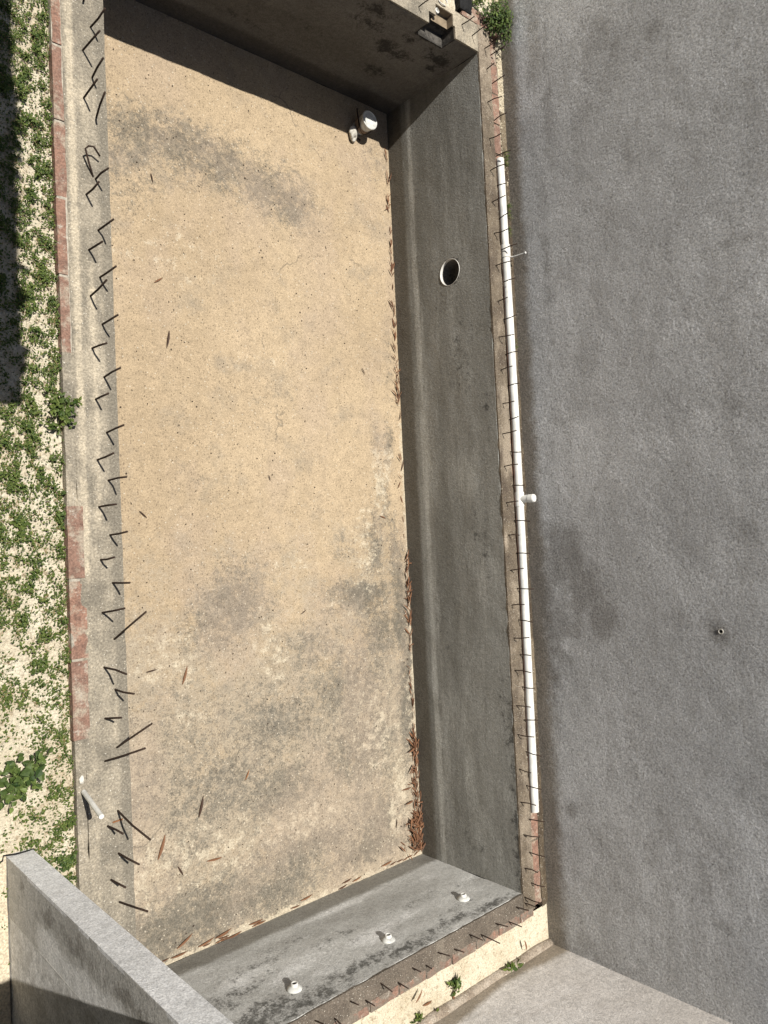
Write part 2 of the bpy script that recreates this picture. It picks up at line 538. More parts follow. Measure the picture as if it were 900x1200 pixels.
grey = [fl(*a) for a in [((468, 700), (14, 70), 1.0), ((474, 830), (12, 70), .95), ((440, 640), (16, 50), .7), ((450, 960), (30, 24), .9), ((380, 985), (70, 18), .85), ((230, 1085), (60, 14), 1.0), ((165, 155), (50, 30), 0.85), ((215, 170), (50, 32), 0.90), ((265, 195), (50, 32), 0.85), ((310, 218), (46, 32), 0.90), ((340, 240), (40, 26), 0.90), ((150, 185), (40, 40), 0.60),
                         ((345, 252), (18, 14), 0.90), ((200, 190), (60, 30), 0.45), ((145, 200), (25, 45), 0.45), ((440, 190), (30, 40), 0.35),
                         ((455, 520), (9, 30), 0.75), ((440, 515), (10, 22), 0.55), ((450, 590), (12, 40), 0.60), ((462, 650), (12, 45), 0.75), ((470, 720), (17, 75), 1.00), ((478, 790), (20, 75), 0.90),
                         ((425, 700), (52, 20), 1.00), ((400, 690), (31, 15), 0.77), ((445, 745), (43, 37), 0.83), ((275, 705), (43, 37), 0.90), ((255, 735), (37, 31), 0.77),
                         ((410, 800), (75, 50), 0.74), ((330, 850), (87, 50), 0.64), ((260, 920), (100, 50), 0.70), ((330, 925), (75, 37), 0.79), ((420, 880), (75, 62), 0.77), ((180, 920), (50, 50), 0.51),
                         ((440, 960), (62, 50), 0.79), ((350, 1010), (112, 40), 0.79), ((430, 995), (75, 20), 1.00), ((250, 1065), (75, 37), 0.92), ((200, 1090), (75, 37), 0.96), ((320, 1045), (75, 25), 0.90),
                         ((210, 1000), (50, 50), 0.45), ((400, 640), (30, 20), 0.35), ((370, 760), (62, 31), 0.58), ((220, 850), (75, 50), 0.45), ((455, 420), (8, 60), 0.45), ((330, 470), (80, 30), 0.22), ((230, 560), (60, 60), 0.20)]]
lime = [fl(*a) for a in [((430, 640), (25, 60), .45), ((445, 560), (14, 40), .7), ((440, 860), (40, 60), .45), ((250, 1000), (80, 30), .45), ((360, 960), (60, 20), .45), ((160, 1040), (30, 30), .5), ((320, 770), (18, 30), .55), ((310, 730), (10, 20), .5), ((300, 755), (14, 8), .5), ((470, 920), (12, 40), .75), ((462, 960), (10, 30), .75), ((480, 830), (8, 50), .4),
                         ((405, 722), (10, 5), .7), ((390, 705), (14, 5), .5), ((455, 545), (9, 22), .65), ((180, 1010), (60, 30), .5), ((200, 300), (100, 60), .25), ((345, 660), (30, 12), .5), ((200, 770), (60, 40), .35), ((230, 840), (26, 12), .5), ((310, 420), (120, 60), .2)]]
strip = lambda P: np.maximum(np.clip(1 - (P[:, 1] - 0.0) / .09, 0, 1) * 1.1, np.clip(1 - (W - P[:, 0]) / .07, 0, 1) * .9 * (P[:, 1] < 5))
lower = lambda P: np.clip((4.3 - P[:, 1]) / 2.6, 0, 1) * .75 + .12
me = panel((-0.0, 0, -D), (W, 0, 0), (0, L, 0), (0, 0, 1), .2, .035, {0: blobs(grey), 1: fmax(blobs(lime), strip), 2: lower}, .006)
link('pool_floor', me, M['floor'], pool, smooth=False)

# right side wall
st = [rw(*a) for a in [((600, 560), (14, 40), .6), ((604, 650), (12, 60), .65), ((607, 760), (10, 40), .5), ((600, 850), (14, 60), .6), ((604, 900), (10, 60), .6), ((608, 980), (8, 60), .8), ((560, 990), (40, 14), .35),
                       ((540, 420), (22, 60), .38), ((565, 640), (20, 60), .35), ((520, 760), (12, 80), .3), ((520, 330), (26, 50), .30), ((570, 480), (10, 40), .4)]]
pl = [rw(*a) for a in [((548, 560), (25, 40), .6), ((570, 690), (25, 80), .5), ((530, 860), (25, 70), .5), ((510, 700), (8, 120), .5), ((500, 520), (8, 120), .5), ((490, 380), (8, 90), .45), ((550, 900), (20, 60), .45), ((545, 240), (15, 60), .3)]]
me = panel((W, 0, -D), (0, L, 0), (0, 0, D - .022), (-1, 0, 0), .2, .04, {0: blobs(st), 1: fmax(blobs(pl), lambda P: .8 * np.exp(-((P[:, 2] + 1.10) / .05) ** 2), lambda P: .35 * np.exp(-((P[:, 2] + .55) / .12) ** 2)), 2: band(2, -2, -1.215, 1.0, .11)}, .007)
side = link('side_wall', me, M['side'], pool)
bm = bmesh.new(); NI = at((527, 319), 0, W)
lathe(bm, [(0, -.3), (.142, -.3), (.142, .3), (0, .3)], 40, NI, (1, 0, 0))
boolean(side, [obj('cutter', bm, None)])
bm = bmesh.new(); lathe(bm, [(.141, .19), (.141, -.003), (.1445, -.005), (.147, -.002), (.147, .02)], 40, NI, (1, 0, 0))
ringo = obj('light_niche', bm, M['pvcgrey'], side, smooth=True)
ringo['label'] = 'dark round opening with a thin pale collar'
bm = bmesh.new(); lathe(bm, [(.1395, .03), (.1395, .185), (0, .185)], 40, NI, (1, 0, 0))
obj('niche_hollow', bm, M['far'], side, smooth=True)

# left side wall (hidden from above by its own rim)
me = panel((0, 0, -D), (0, L, 0), (0, 0, D - .022), (1, 0, 0), .2, .08, {2: band(2, -2, -1.215, 1.0, .11)}, .005)
link('side_wall', me, M['side'], pool)
# near end wall
st = [nw(*a) for a in [((480, 1100), (40, 10), .75), ((430, 1118), (40, 10), .75), ((400, 1135), (30, 12), .7), ((520, 1075), (50, 8), .7), ((570, 1053), (40, 7), .8), ((360, 1165), (40, 14), .75), ((310, 1180), (40, 20), .8), ((300, 1150), (20, 14), .45),
                       ((545, 1035), (26, 8), .35), ((420, 1100), (22, 10), .4), ((385, 1070), (30, 6), .3), ((330, 1110), (30, 9), .45), ((480, 1060), (40, 8), .4), ((400, 1095), (40, 8), .42), ((300, 1130), (40, 10), .5), ((270, 1170), (40, 14), .6), ((540, 1060), (30, 6), .45)]]
pl = [nw(*a) for a in [((430, 1090), (28, 10), .75), ((470, 1075), (30, 10), .6), ((345, 1125), (40, 14), .7), ((280, 1150), (30, 14), .6), ((400, 1062), (60, 6), .6), ((500, 1028), (30, 6), .5), ((380, 1140), (20, 10), .6)]]
me = panel((0, 0, -D), (W, 0, 0), (0, 0, D - .022), (0, 1, 0), .2, .03, {0: blobs(st), 1: blobs(pl), 2: band(2, -2, -1.215, 1.0, .11)}, .007)
link('end_wall', me, M['end'], pool)
# far end wall with the skimmer notch
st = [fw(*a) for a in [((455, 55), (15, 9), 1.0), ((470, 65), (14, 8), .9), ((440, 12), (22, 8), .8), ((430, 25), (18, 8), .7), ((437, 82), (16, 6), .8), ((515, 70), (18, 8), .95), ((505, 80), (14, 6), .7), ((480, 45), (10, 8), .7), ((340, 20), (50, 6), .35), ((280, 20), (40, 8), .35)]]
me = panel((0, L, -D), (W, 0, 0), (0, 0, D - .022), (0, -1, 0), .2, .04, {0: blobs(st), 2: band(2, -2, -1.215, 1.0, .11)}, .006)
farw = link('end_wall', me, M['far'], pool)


def cutbox(a, b):
    bm = bmesh.new(); box(bm, a, b)
    bmesh.ops.recalc_face_normals(bm, faces=bm.faces)
    return obj('cutter', bm, None)


boolean(farw, [cutbox((3.27, L - .3, -.19), (3.645, L + .125, .3))])

# rims (ring beam)
def rim_masks(me_obj, fns):
    me = me_obj.data
    P = np.empty(len(me.vertices) * 3); me.vertices.foreach_get('co', P); P = P.reshape(-1, 3)
    col = np.zeros((len(P), 4), np.float32); col[:, 3] = 1
    for ch, f in fns.items(): col[:, ch] = f(P)
    a = me.attributes.new('mask', 'FLOAT_COLOR', 'POINT'); a.data.foreach_set('color', col.ravel())


bm = rough_box((-.29, -.02, -.024), (0.0, L + .02, 0.0), .03, .003, 10, .004)
r = obj('ring_beam', bm, M['rimL'], pool)
rim_masks(r, {0: fmax(lambda P: np.clip(1 - np.abs(P[:, 0] + .245) / .05, 0, 1) * np.where(P[:, 1] > 3.5, 1.0, .55), lambda P: np.clip(1 - np.abs(P[:, 0] + .15) / .06, 0, 1) * ((P[:, 1] > 3.8) & (P[:, 1] < 5.6)) * .7),
              1: lambda P: np.clip((P[:, 0] + .13) / .08, 0, 1) * .75})
bm = rough_box((W, -.215, -.024), (4.19, L + .30, 0.0), .03, .004, 10, .006)
r = obj('ring_beam', bm, M['rimR'], pool)
rim_masks(r, {0: fmax(blobs([((4.02, 3.56, 0), (.05, .09, 1), 1.0), ((4.10, 3.0, 0), (.06, .3, 1), .6)]), lambda P: np.clip((P[:, 1] - 6.8) / 2, 0, 1) * .7)})
bm = rough_box((-.29, -.215, -.024), (W - .004, -.0, 0.0), .03, .004, 10, .006)
obj('ring_beam', bm, M['rimN'], pool)
bm = rough_box((-.29, L, -.024), (3.998, L + .29, 0.0), .03, .004, 10, .005)
r = obj('ring_beam', bm, M['rimL'], pool)
boolean(r, [cutbox((3.268, L - .3, -.3), (3.647, L + .122, .3)), cutbox((3.37, L + .1, -.085), (3.62, L + .24, .3))])
boolean(farw, [cutbox((3.37, L + .1, -.085), (3.62, L + .24, .3))])
bm = bmesh.new()
box(bm, (3.372, L + .236, -.084), (3.618, L + .2385, -.006)); box(bm, (3.375, L + .125, -.0865), (3.615, L + .235, -.083))
box(bm, (3.6165, L + .126, -.084), (3.619, L + .235, -.006))
lin = obj('skimmer_mouth', bm, M['tan'], pool)

# bricks of the outer formwork course
def bricks(a, b, axis, step, m, mm, z0=-.10, z1=-.004, seed=1, gap=.014):
    rnd = random.Random(seed)
    bm = bmesh.new()
    t = a[axis]
    while t < b[axis]:
        e = min(b[axis], t + step - gap)
        if e - t > .05:
            lo = [a[0], a[1], z0]; hi = [b[0], b[1], z1 + rnd.uniform(-.002, .005)]
            lo[axis] = t; hi[axis] = e
            k = 1 - axis
            lo[k] += rnd.uniform(-.004, .008); hi[k] += rnd.uniform(-.012, .003)
            rough_box(lo, hi, .045, .003, 12, .008, bm=bm, seed=rnd.uniform(0, 50))
        t += step
    o = obj('brick_course', bm, m, pool)
    lo = [a[0] + .006, a[1] + .006, z0 + .002]; hi = [b[0] + .004, b[1] + .004, z1 - .007]
    obj('mortar_bed', rough_box(lo, hi, .06, .002, 9, .003), mm, o)
    return o


bricks((-.362, 4.95), (-.289, L + .02), 1, .515, M['brick'], M['joint'], z1=.001, seed=3)
bricks((-.362, 2.45), (-.252, 3.95), 1, .515, M['brick'], M['joint'], z1=.003, seed=4)
bm = rough_box((-.358, 3.94, -.10), (-.285, 4.96, -.001), .03, .004, 10, .008)
obj('mortar_fill', bm, M['rimL'], pool)
bm = rough_box((-.358, -.02, -.10), (-.285, 2.455, -.001), .03, .004, 10, .008)
obj('mortar_fill', bm, M['rimL'], pool)
bricks((4.195, -.215), (4.36, 9.0), 1, .33, M['brick2'], M['rimR'], z1=-.052, seed=5)
bricks((1.3, -.275), (4.15, -.17), 0, .33, M['brickn'], M['rimN'], z1=.002, seed=8)
bricks((3.76, L + .295), (4.36, L + .45), 0, .30, M['brick2'], M['rimR'], z1=.001, seed=9)

# ------------------------------------------------------------------ walls round the pool
WX = 4.45
damp = [bw(*a) for a in [((680, 700), (28, 45), 1.0), ((665, 660), (22, 40), .95), ((700, 725), (24, 28), 1.0), ((655, 740), (26, 45), .9), ((650, 630), (14, 30), .6), ((640, 690), (22, 60), .7), ((690, 680), (20, 30), .6), ((675, 740), (30, 26), .7),
                         ((842, 742), (14, 16), .55), ((800, 730), (30, 18), .35), ((650, 790), (12, 60), .5), ((860, 285), (40, 10), .45), ((770, 30), (25, 18), .35), ((700, 60), (60, 60), .3), ((720, 1050), (60, 30), .3), ((670, 950), (10, 14), .7), ((845, 1085), (16, 10), .5), ((860, 500), (10, 90), .4), ((780, 250), (5, 120), .35), ((690, 120), (30, 40), .35), ((870, 640), (20, 60), .3), ((800, 1000), (60, 60), .35), ((700, 980), (50, 50), .3), ((740, 900), (8, 90), .35), ((690, 1120), (60, 30), .4), ((640, 300), (8, 120), .45), ((640, 100), (10, 80), .4), ((830, 620), (6, 120), .3)]]
light = [bw(*a) for a in [((672, 760), (20, 6), .8), ((690, 690), (6, 30), .5), ((860, 400), (50, 100), .6), ((720, 500), (50, 100), .35), ((750, 880), (60, 80), .45), ((880, 800), (40, 100), .5), ((690, 820), (40, 30), .4), ((650, 200), (8, 100), .3)]]
splash = fmax(lambda P: np.clip(1 - (P[:, 2] + .06) / np.where(P[:, 1] < 3.6, .36, .30), 0, 1) * 1.25, blobs([bw((655, 1060), (14, 50), .6), bw((650, 860), (10, 90), .5), bw((625, 60), (14, 80), .45)]))
wall = thing('boundary_wall', (WX, 6, GZ), 'tall rough grey cement rendered wall running along the pipe side of the pool', 'wall')
me = panel((WX, -.67, GZ - .05), (0, 14, 0), (0, 0, 3.4), (-1, 0, 0), .2, .045, {0: (lambda P: np.maximum(0, blobs(damp)(P) - blobs([bw((672, 757), (22, 9), .8), bw((688, 725), (8, 26), .6), bw((668, 690), (7, 40), .35)])(P))), 1: blobs(light), 2: splash}, .006)
ww = link('rendered_face', me, M['stucco'], wall)
bm = bmesh.new()
HO = at((845, 740), 0, WX)
lathe(bm, [(.014, .01), (.016, -.006), (.021, -.008), (.026, .004)], 14, HO, (1, 0, 0))
hole = obj('chipped_hole', bm, M['pebble'], wall)
bm = bmesh.new(); lathe(bm, [(0, .001), (.0135, .0), (.014, -.0045), (0, -.005)], 12, HO, (1, 0, 0)); obj('hole_dark_disc', bm, M['black'], hole)  # flat black disc stands for the shade inside the hole

lw = thing('low_wall', (3.2, -.67, GZ), 'pale smooth rendered wall standing square to the rough grey wall at the pool corner', 'wall')
foot = lambda P: np.clip(1 - (P[:, 2] - .03 - .05 * np.sin(P[:, 0] * 3.1)) / .17, 0, 1) * 1.35
me = panel((1.0, -.67, GZ - .05), (WX - 1.0 + .02, 0, 0), (0, 0, 2.3), (0, 1, 0), .2, .04, {2: foot, 1: blobs([((3.3, -.67, .7), (.5, 1, .3), .5)])}, .006)
link('rendered_face', me, M['lowwall'], lw)
# the rough rounded plaster foot of that wall
bm = bmesh.new()
pts = []
for i in range(60):
    x = 1.0 + (WX - 1.0) * i / 59
    pts.append((x, -.672, GZ + .01 + .012 * mnoise.noise(Vector((x * 3, 2, 1)))))
tube(bm, pts, .05, 10, True, [.045 + .03 * (mnoise.noise(Vector((p[0] * 2.3, 0, 5))) + .3) for p in pts])
obj('plaster_foot', bm, mat_rim('stained_plaster_foot', (.30, .255, .20), (.42, .37, .31), (.20, .16, .12)), lw, smooth=True)

# the pier at the lower left
pier = thing('pier', (-.70, 1.6, GZ), 'tall narrow grey rendered pier rising from the sand at the lower left', 'pier')
bm = bmesh.new(); box(bm, (-.765, 1.492, GZ - .05), (-.62, 1.838, 3.0))
for f in list(bm.faces):
    if f.normal.y > .9 or f.calc_center_median().y > 1.83: f.material_index = 0
me = panel((-.620, 1.843, GZ - .05), (-.147, 0, 0), (0, 0, 3.05), (0, 1, 0), .02, .03, {}, .0015)
bm.free()
link('end_face', me, M['pierend'], pier)
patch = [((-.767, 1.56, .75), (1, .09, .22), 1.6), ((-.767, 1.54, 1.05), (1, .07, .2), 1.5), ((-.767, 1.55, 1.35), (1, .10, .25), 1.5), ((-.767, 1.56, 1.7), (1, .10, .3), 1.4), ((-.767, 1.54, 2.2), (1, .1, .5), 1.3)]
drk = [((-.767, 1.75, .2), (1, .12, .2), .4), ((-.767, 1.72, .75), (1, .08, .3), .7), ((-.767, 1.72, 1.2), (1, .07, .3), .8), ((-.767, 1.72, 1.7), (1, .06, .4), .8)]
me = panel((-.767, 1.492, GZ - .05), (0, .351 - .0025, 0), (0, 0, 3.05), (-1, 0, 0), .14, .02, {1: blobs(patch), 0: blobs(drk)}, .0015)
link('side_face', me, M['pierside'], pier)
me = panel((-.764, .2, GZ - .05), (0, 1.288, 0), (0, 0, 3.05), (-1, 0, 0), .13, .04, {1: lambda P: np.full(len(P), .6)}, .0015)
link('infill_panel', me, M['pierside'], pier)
bm = rough_box((-.7675, 1.4885, GZ - .05), (-.74, 1.4915, 2.99), .04, .0006, 9, .0004)
obj('joint_line', bm, M['pale'], pier)

bm = rough_box((-1.75, -.6, GZ - .05), (-.772, 1.875, -.025), .06, .0015, 9, .004)
pv = obj('paving_slab', bm, M['cream'], base=(-1.2, .6, GZ))
tag(pv, 'smooth cream coloured paving slab on the sand at the foot of the grey pier', 'paving slab')
bm = bmesh.new()
cp = [at(p, 2, -.018) for p in ((-6, 1014), (3, 1009), (4, 1003), (18, 1001), (30, 998))] + [at((40, 995), 2, -.03)]
tube(bm, cp, .005, 6)
tag(obj('cable', bm, M['black'], base=cp[0]), 'thin black cable running along the edge of the cream slab to the pier', 'cable')

# the house the view is taken from (behind and above the camera): its balconies, unseen, are sized to shade the far sand and the pier's foot
house = thing('house', (-3.3, 4.0, GZ), 'grey rendered house with concrete balconies on the sandy side of the pool', 'house')
bm = bmesh.new(); box(bm, (-3.5, -3, GZ - .05), (-3.3, 13, 8)); obj('wall', bm, M['slab'], house)
bm = bmesh.new(); box(bm, (-3.298, -1.0, 3.0), (-.77, 1.15 + .30 * 3.0, 3.15)); obj('balcony_slab', bm, M['slab'], house)
bm = bmesh.new(); box(bm, (-3.298, 1.15 + .30 * 3.0 + .002, 3.1), (-1.78, 4.62 + .30 * 3.15 - .002, 3.3)); obj('balcony_slab', bm, M['slab'], house)
bm = bmesh.new(); box(bm, (-3.298, 4.62 + .30 * 3.15, 3.0), (-.60 - .165 * 3.15, 12, 3.15)); obj('balcony_slab', bm, M['slab'], house)

bm = bmesh.new(); rq = random.Random(9)  # unseen leaves added over the balcony edge to roughen its cast shadow
E = -.60 - .165 * 3.15
for _ in range(1500):
    y = rq.uniform(5.7, 10.5)
    k = .5 + .5 * mnoise.noise(Vector((y * 1.7, 1, 2))) + .3 * mnoise.noise(Vector((y * 5, 4, 2)))
    x = E - .13 + rq.random() * (.05 + .10 * max(0, k))
    l = rq.uniform(.05, .10)
    d = Vector((rq.uniform(-1, 1), rq.uniform(-1, 1), rq.uniform(-.4, .5))).normalized(); w = d.cross(Vector((0, 0, 1))).normalized() * l * .35
    c = Vector((x, y, 3.16 + rq.random() * .1))
    bm.faces.new([bm.verts.new(c), bm.verts.new(c + d * l * .5 + w), bm.verts.new(c + d * l), bm.verts.new(c + d * l * .5 - w)])
tag(obj('shadow_edge_leaves', bm, M['leafd'], base=(E - .1, 8, 3.15)), 'unseen leaves added along the house balcony to make its shadow edge ragged', 'plant')

# ------------------------------------------------------------------ the white pipe and other fittings
PX, PR = 4.275, .044
pp = thing('drain_pipe', (PX, 4.2, 0), 'long white plastic pipe lying on the brick course beside the rough grey wall', 'pipe')


def pline(y): return Vector((4.262 + .022 * math.sin((y - .75) / 6.9 * math.pi) + (.012 if y < 4 else 0) * 0, y, -.004))


bm = bmesh.new(); ys = [.75 + (6.62 - .75) * i / 30 for i in range(31)]
rings = tube(bm, [pline(y) for y in ys], PR, 20, False)
inner = tube(bm, [pline(y) for y in (.75, .85)], PR - .006, 20, True)
obj('pipe_length', bm, M['pvc'], pp, smooth=True)
bm = bmesh.new(); tube(bm, [pline(6.60 + (7.62 - 6.60) * i / 6) for i in range(7)], PR * .93, 20, True)
obj('pipe_length', bm, M['pvc'], pp, smooth=True)['label'] = 'slightly thinner far length of pipe'
bm = bmesh.new(); lathe(bm, [(PR, -.07), (PR + .008, -.068), (PR + .008, .068), (PR, .07)], 20, pline(6.62), (0, 1, 0))
obj('coupling', bm, M['pvcgrey'], pp)
TY = at((612, 585), 2, 0)[1]
bm = bmesh.new(); lathe(bm, [(PR, -.075), (PR + .007, -.074), (PR + .007, .074), (PR, .075)], 20, pline(TY), (0, 1, 0))
tee = obj('tee_fitting', bm, M['pvc'], pp)
bm = bmesh.new(); b0 = pline(TY)
lathe(bm, [(.040, 0), (.040, .11), (.044, .112), (.044, .165), (.038, .178), (.02, .184), (0, .185)], 18, b0, (.15, 0, 1))
obj('branch_stub', bm, M['pvc'], tee)
rb = at((605, 300), 2, 0)
cd = obj('conduit', (lambda bm: (tube(bm, [Vector((4.345, rb.y - .02, -.05)), Vector((4.37, rb.y - .03, .02)), Vector((4.385, rb.y - .03, .16))], .007, 8), lathe(bm, [(0, 0), (.012, 0), (.012, .015), (0, .015)], 10, (4.385, rb.y - .03, .158)), bm)[-1])(bmesh.new()),
         M['pvc'], base=(4.345, rb.y - .02, -.05))
tag(cd, 'thin white conduit end sticking up beside the long white pipe', 'conduit')

for px, lb in (((345, 1155), 'white round pool inlet on the near end wall, closest to the pier'),
               ((455, 1098), 'white round pool inlet in the middle of the near end wall'),
               ((543, 1050), 'white round pool inlet on the near end wall, closest to the white pipe side corner')):
    c = at(px, 1, 0.03); c = Vector((c[0], 0.0, c[2]))
    t = thing('wall_inlet', c, lb, 'inlet', 'white inlets along the near end wall')
    bm = bmesh.new(); lathe(bm, [(.062, -.002), (.063, .006), (.058, .014), (.042, .026), (.032, .030)], 28, c, (0, 1, 0)); obj('flange', bm, M['bucket'], t, smooth=True)
    bm = bmesh.new(); lathe(bm, [(.032, .026), (.030, .050), (.026, .053), (.019, .052), (.018, .04), (0, .04)], 24, c, (0, 1, 0)); nz = obj('nozzle', bm, M['pvc'], t)
    bm = bmesh.new(); lathe(bm, [(.0185, .046), (0, .0465)], 20, c, (0, 1, 0)); obj('nozzle_dark_disc', bm, M['black'], nz)  # black disc puts the shade of the nozzle mouth into colour

# offcut of pipe lying tilted on the left rim
b = at((98, 928), 2, 0.012)
o_, d_ = ray((119, 957))
sh = at((105, 960), 2, 0)
best = min((((o_ + d_ * (k * .005)) - (sh + SUN * (s * .005))).length, k, s) for k in range(900, 1240) for s in range(0, 80))
tipp = o_ + d_ * best[1] * .005
bm = bmesh.new(); tube(bm, [b, b.lerp(tipp, .5), tipp], .0155, 14, True)
dv = (tipp - b).normalized()
pt = obj('pipe_offcut', bm, M['pvc'], base=b, smooth=False)
tag(pt, 'short white pipe offcut standing tilted on the left rim above the pier', 'pipe offcut')
bm = bmesh.new(); c = at((96, 914), 2, 0.005); bmesh.ops.create_icosphere(bm, subdivisions=2, radius=.022)
for v in bm.verts: v.co = Vector((v.co.x * .8, v.co.y * 1.2, v.co.z * .5)) * (1 + .35 * mnoise.noise(v.co * 60)) + c
tag(obj('mortar_chip', bm, M['pebble'], base=c), 'small white chip of mortar lying beside the pipe offcut', 'chip')
# sawn wooden sliver
a_ = at((132, 964), 2, .006); b_ = at((144, 960), 2, .006)
bm = bmesh.new(); tube(bm, [a_, b_], .006, 5)
tag(obj('wood_sliver', bm, M['dryo'], base=a_), 'thin orange sliver of wood lying on the left rim near the pipe offcut', 'wood sliver')

# bucket in the far corner
bc = at((424, 160), 2, -D + .02)
bk = thing('bucket', (bc[0] - .04, bc[1] + .09, -D), 'white plastic bucket with its lid on, in the shady far corner of the pool', 'bucket')
bo = Vector((bc[0] - .04, bc[1] + .09, -D + .004))
bm = bmesh.new(); lathe(bm, [(0, 0), (.079, 0), (0.0963, 0.1892), (0.1015, 0.1909), (0.1015, 0.2030), (0.0963, 0.2047)], 28, bo); obj('bucket_body', bm, M['bucket'], bk, smooth=False)
bm = bmesh.new(); lathe(bm, [(0.1041, 0.1935), (0.1058, 0.2150), (0.0989, 0.2202), (0.0903, 0.2167), (0.0860, 0.2098), (0, .2116)], 28, bo); obj('bucket_lid', bm, M['bucket'], bk, smooth=False)
bm = bmesh.new(); lathe(bm, [(0.0860, 0.0516), (0.0899, 0.0516), (0.0950, 0.1204), (0.0912, 0.1204)], 28, bo); obj('bucket_band', bm, M['redlabel'], bk)
bm = bmesh.new(); ha = [bo + Vector((.106 * math.cos(t), -.106 * math.sin(t), .19 - .10 * math.sin(t))) for t in [math.pi * k / 12 for k in range(13)]]
tube(bm, ha, .003, 6); obj('bucket_handle', bm, M['rust'], bk)
sp_ = at((414, 157), 2, -D + .04)
bm = bmesh.new(); bmesh.ops.create_icosphere(bm, subdivisions=3, radius=.075)
for v in bm.verts: v.co = Vector((v.co.x * .75, v.co.y * 1.1, v.co.z * .7)) * (1 + .5 * mnoise.noise(v.co * 14)) + sp_
tag(obj('rubble_stone', bm, M['pebble'], base=(sp_[0], sp_[1], -D)), 'pale lump of broken stone on the pool floor beside the white bucket', 'stone')
r0 = at((414, 158), 2, -D + .01); r1 = r0 + Vector((-.03, .24, .12))
bm = bmesh.new(); tube(bm, [r0 + Vector((.1, -.03, 0)), r0, r0 + Vector((-.01, .04, .12)), r1], .009, 8)
tag(obj('bent_rod', bm, M['rust'], base=r0), 'dark bent steel rod standing beside the white bucket in the far corner', 'rod')
# skimmer pipe and rings on the far rim
sk = Vector((3.40, L + .185, -.08))
bm = bmesh.new(); lathe(bm, [(0, 0), (.026, 0), (.026, .075), (.02, .078), (.018, .06), (0, .06)], 16, sk)
tag(obj('pipe_stub', bm, M['pvc'], base=sk), 'short white pipe stub inside the notch of the far rim', 'pipe stub')
bm = bmesh.new(); rc = at((519, 1), 2, .012)
tube(bm, [rc + Vector((.06 * math.cos(t), .04 * math.sin(t), .004 * math.sin(3 * t))) for t in [2 * math.pi * k / 24 for k in range(22)]], .006, 8)
tag(obj('wire_loop', bm, M['pvcgrey'], base=rc), 'pale loop of wire lying on the far rim behind the notch', 'wire')
bm = rough_box((3.72, L + .34, -.05), (3.93, L + .60, .02), .03, .012, 14, .02)  # black block added for the dark gap behind the rim
tag(obj('dark_gap_block', bm, M['black'], base=(3.83, L + .47, -.05)), 'black block standing in for the dark gap behind the far rim beside the bush', 'dark gap')

# ------------------------------------------------------------------ starter bars
GB = {'left': ('starter bars along the sandy left rim', 'short rusty starter bar standing in the pool rim on the sandy side'),
      'pipe': ('starter bars along the white pipe', 'short rusty starter bar standing in the pool rim beside the white pipe'),
      'farR': ('starter bars beyond the far end of the pipe', 'short rusty starter bar in the rim between the bush and the far pipe end'),
      'nearR': ('starter bars past the near end of the pipe', 'short rusty starter bar in the rim between the near pipe end and the near corner'),
      'near': ('starter bars along the near rim', 'short rusty starter bar standing in the rim above the white inlets'),
      'far': ('starter bars on the far rim', 'short rusty starter bar standing in the far rim beside the notch')}
rb_ = random.Random(11)


def bar(path, key, label=None, r=.0065):
    base = Vector(path[0])
    bm = bmesh.new()
    pts = [base - Vector((0, 0, .03))] + [Vector(p) for p in path]
    tube(bm, pts, r, 7)
    o = obj('rebar', bm, M['rust'], base=base, smooth=True)
    tag(o, label or GB[key][1], 'rebar', GB[key][0] if not label else None)
    return o


def bar_px(b, t, key, label=None, lean=None, r=.0068):
    B = at(b, 2, 0); T = above(B, t)
    mid = B.lerp(T, .5) + Vector((rb_.uniform(-.006, .006), rb_.uniform(-.006, .006), 0))
    return bar([B, mid, T], key, label, r)


left = [((98, 1), (101, -14)), ((106, 32), (123, 10)), ((97, 59), (117, 36)), ((108, 91), (121, 68)), ((98, 115), (114, 93)), ((113, 137), (123, 108)),
        ((112, 210), (127, 197)), ((101, 228), (116, 213)), ((115, 270), (133, 257)), ((104, 293), (120, 283)), ((117, 325), (136, 312)), ((106, 347), (125, 328)),
        ((120, 380), (138, 369)), ((108, 408), (125, 402)), ((122, 442), (141, 431)), ((112, 468), (127, 461)), ((125, 507), (145, 498)), ((114, 539), (133, 531)),
        ((127, 563), (148, 559)), ((116, 594), (136, 591)), ((129, 627), (149, 623)), ((118, 656), (134, 653)), ((132, 683), (152, 683)), ((120, 718), (146, 713)),
        ((122, 782), (148, 790)), ((135, 808), (157, 813)), ((123, 842), (142, 841)), ((126, 968), (144, 977)), ((139, 1000), (163, 1013)), ((130, 1031), (147, 1040))]
for b, t in left: bar_px(b, t, 'left')
hp = [at(p, 2, z) for p, z in (((109, 207), 0.0), ((104, 190), .04), ((100, 174), .07), ((104, 171), .08), ((110, 172), .08), ((117, 183), .05))]
bar(hp, 'left', 'rusty starter bar on the left rim bent over into a hook')
for b, t, lb in [((134, 749), (171, 717), 'long thin starter bar on the left rim leaning up over the pool floor, halfway along'),
                 ((137, 876), (178, 848), 'upper of two long starter bars leaning over the pool just above the pipe offcut'),
                 ((123, 892), (170, 877), 'lower of two long starter bars leaning over the pool just above the pipe offcut'),
                 ((138, 950), (176, 984), 'long pale starter bar leaning out over the pool beside the pipe offcut'),
                 ((140, 1057), (173, 1068), 'long crusted starter bar on the left rim closest to the pier')]:
    bar_px(b, t, 'left', lb)
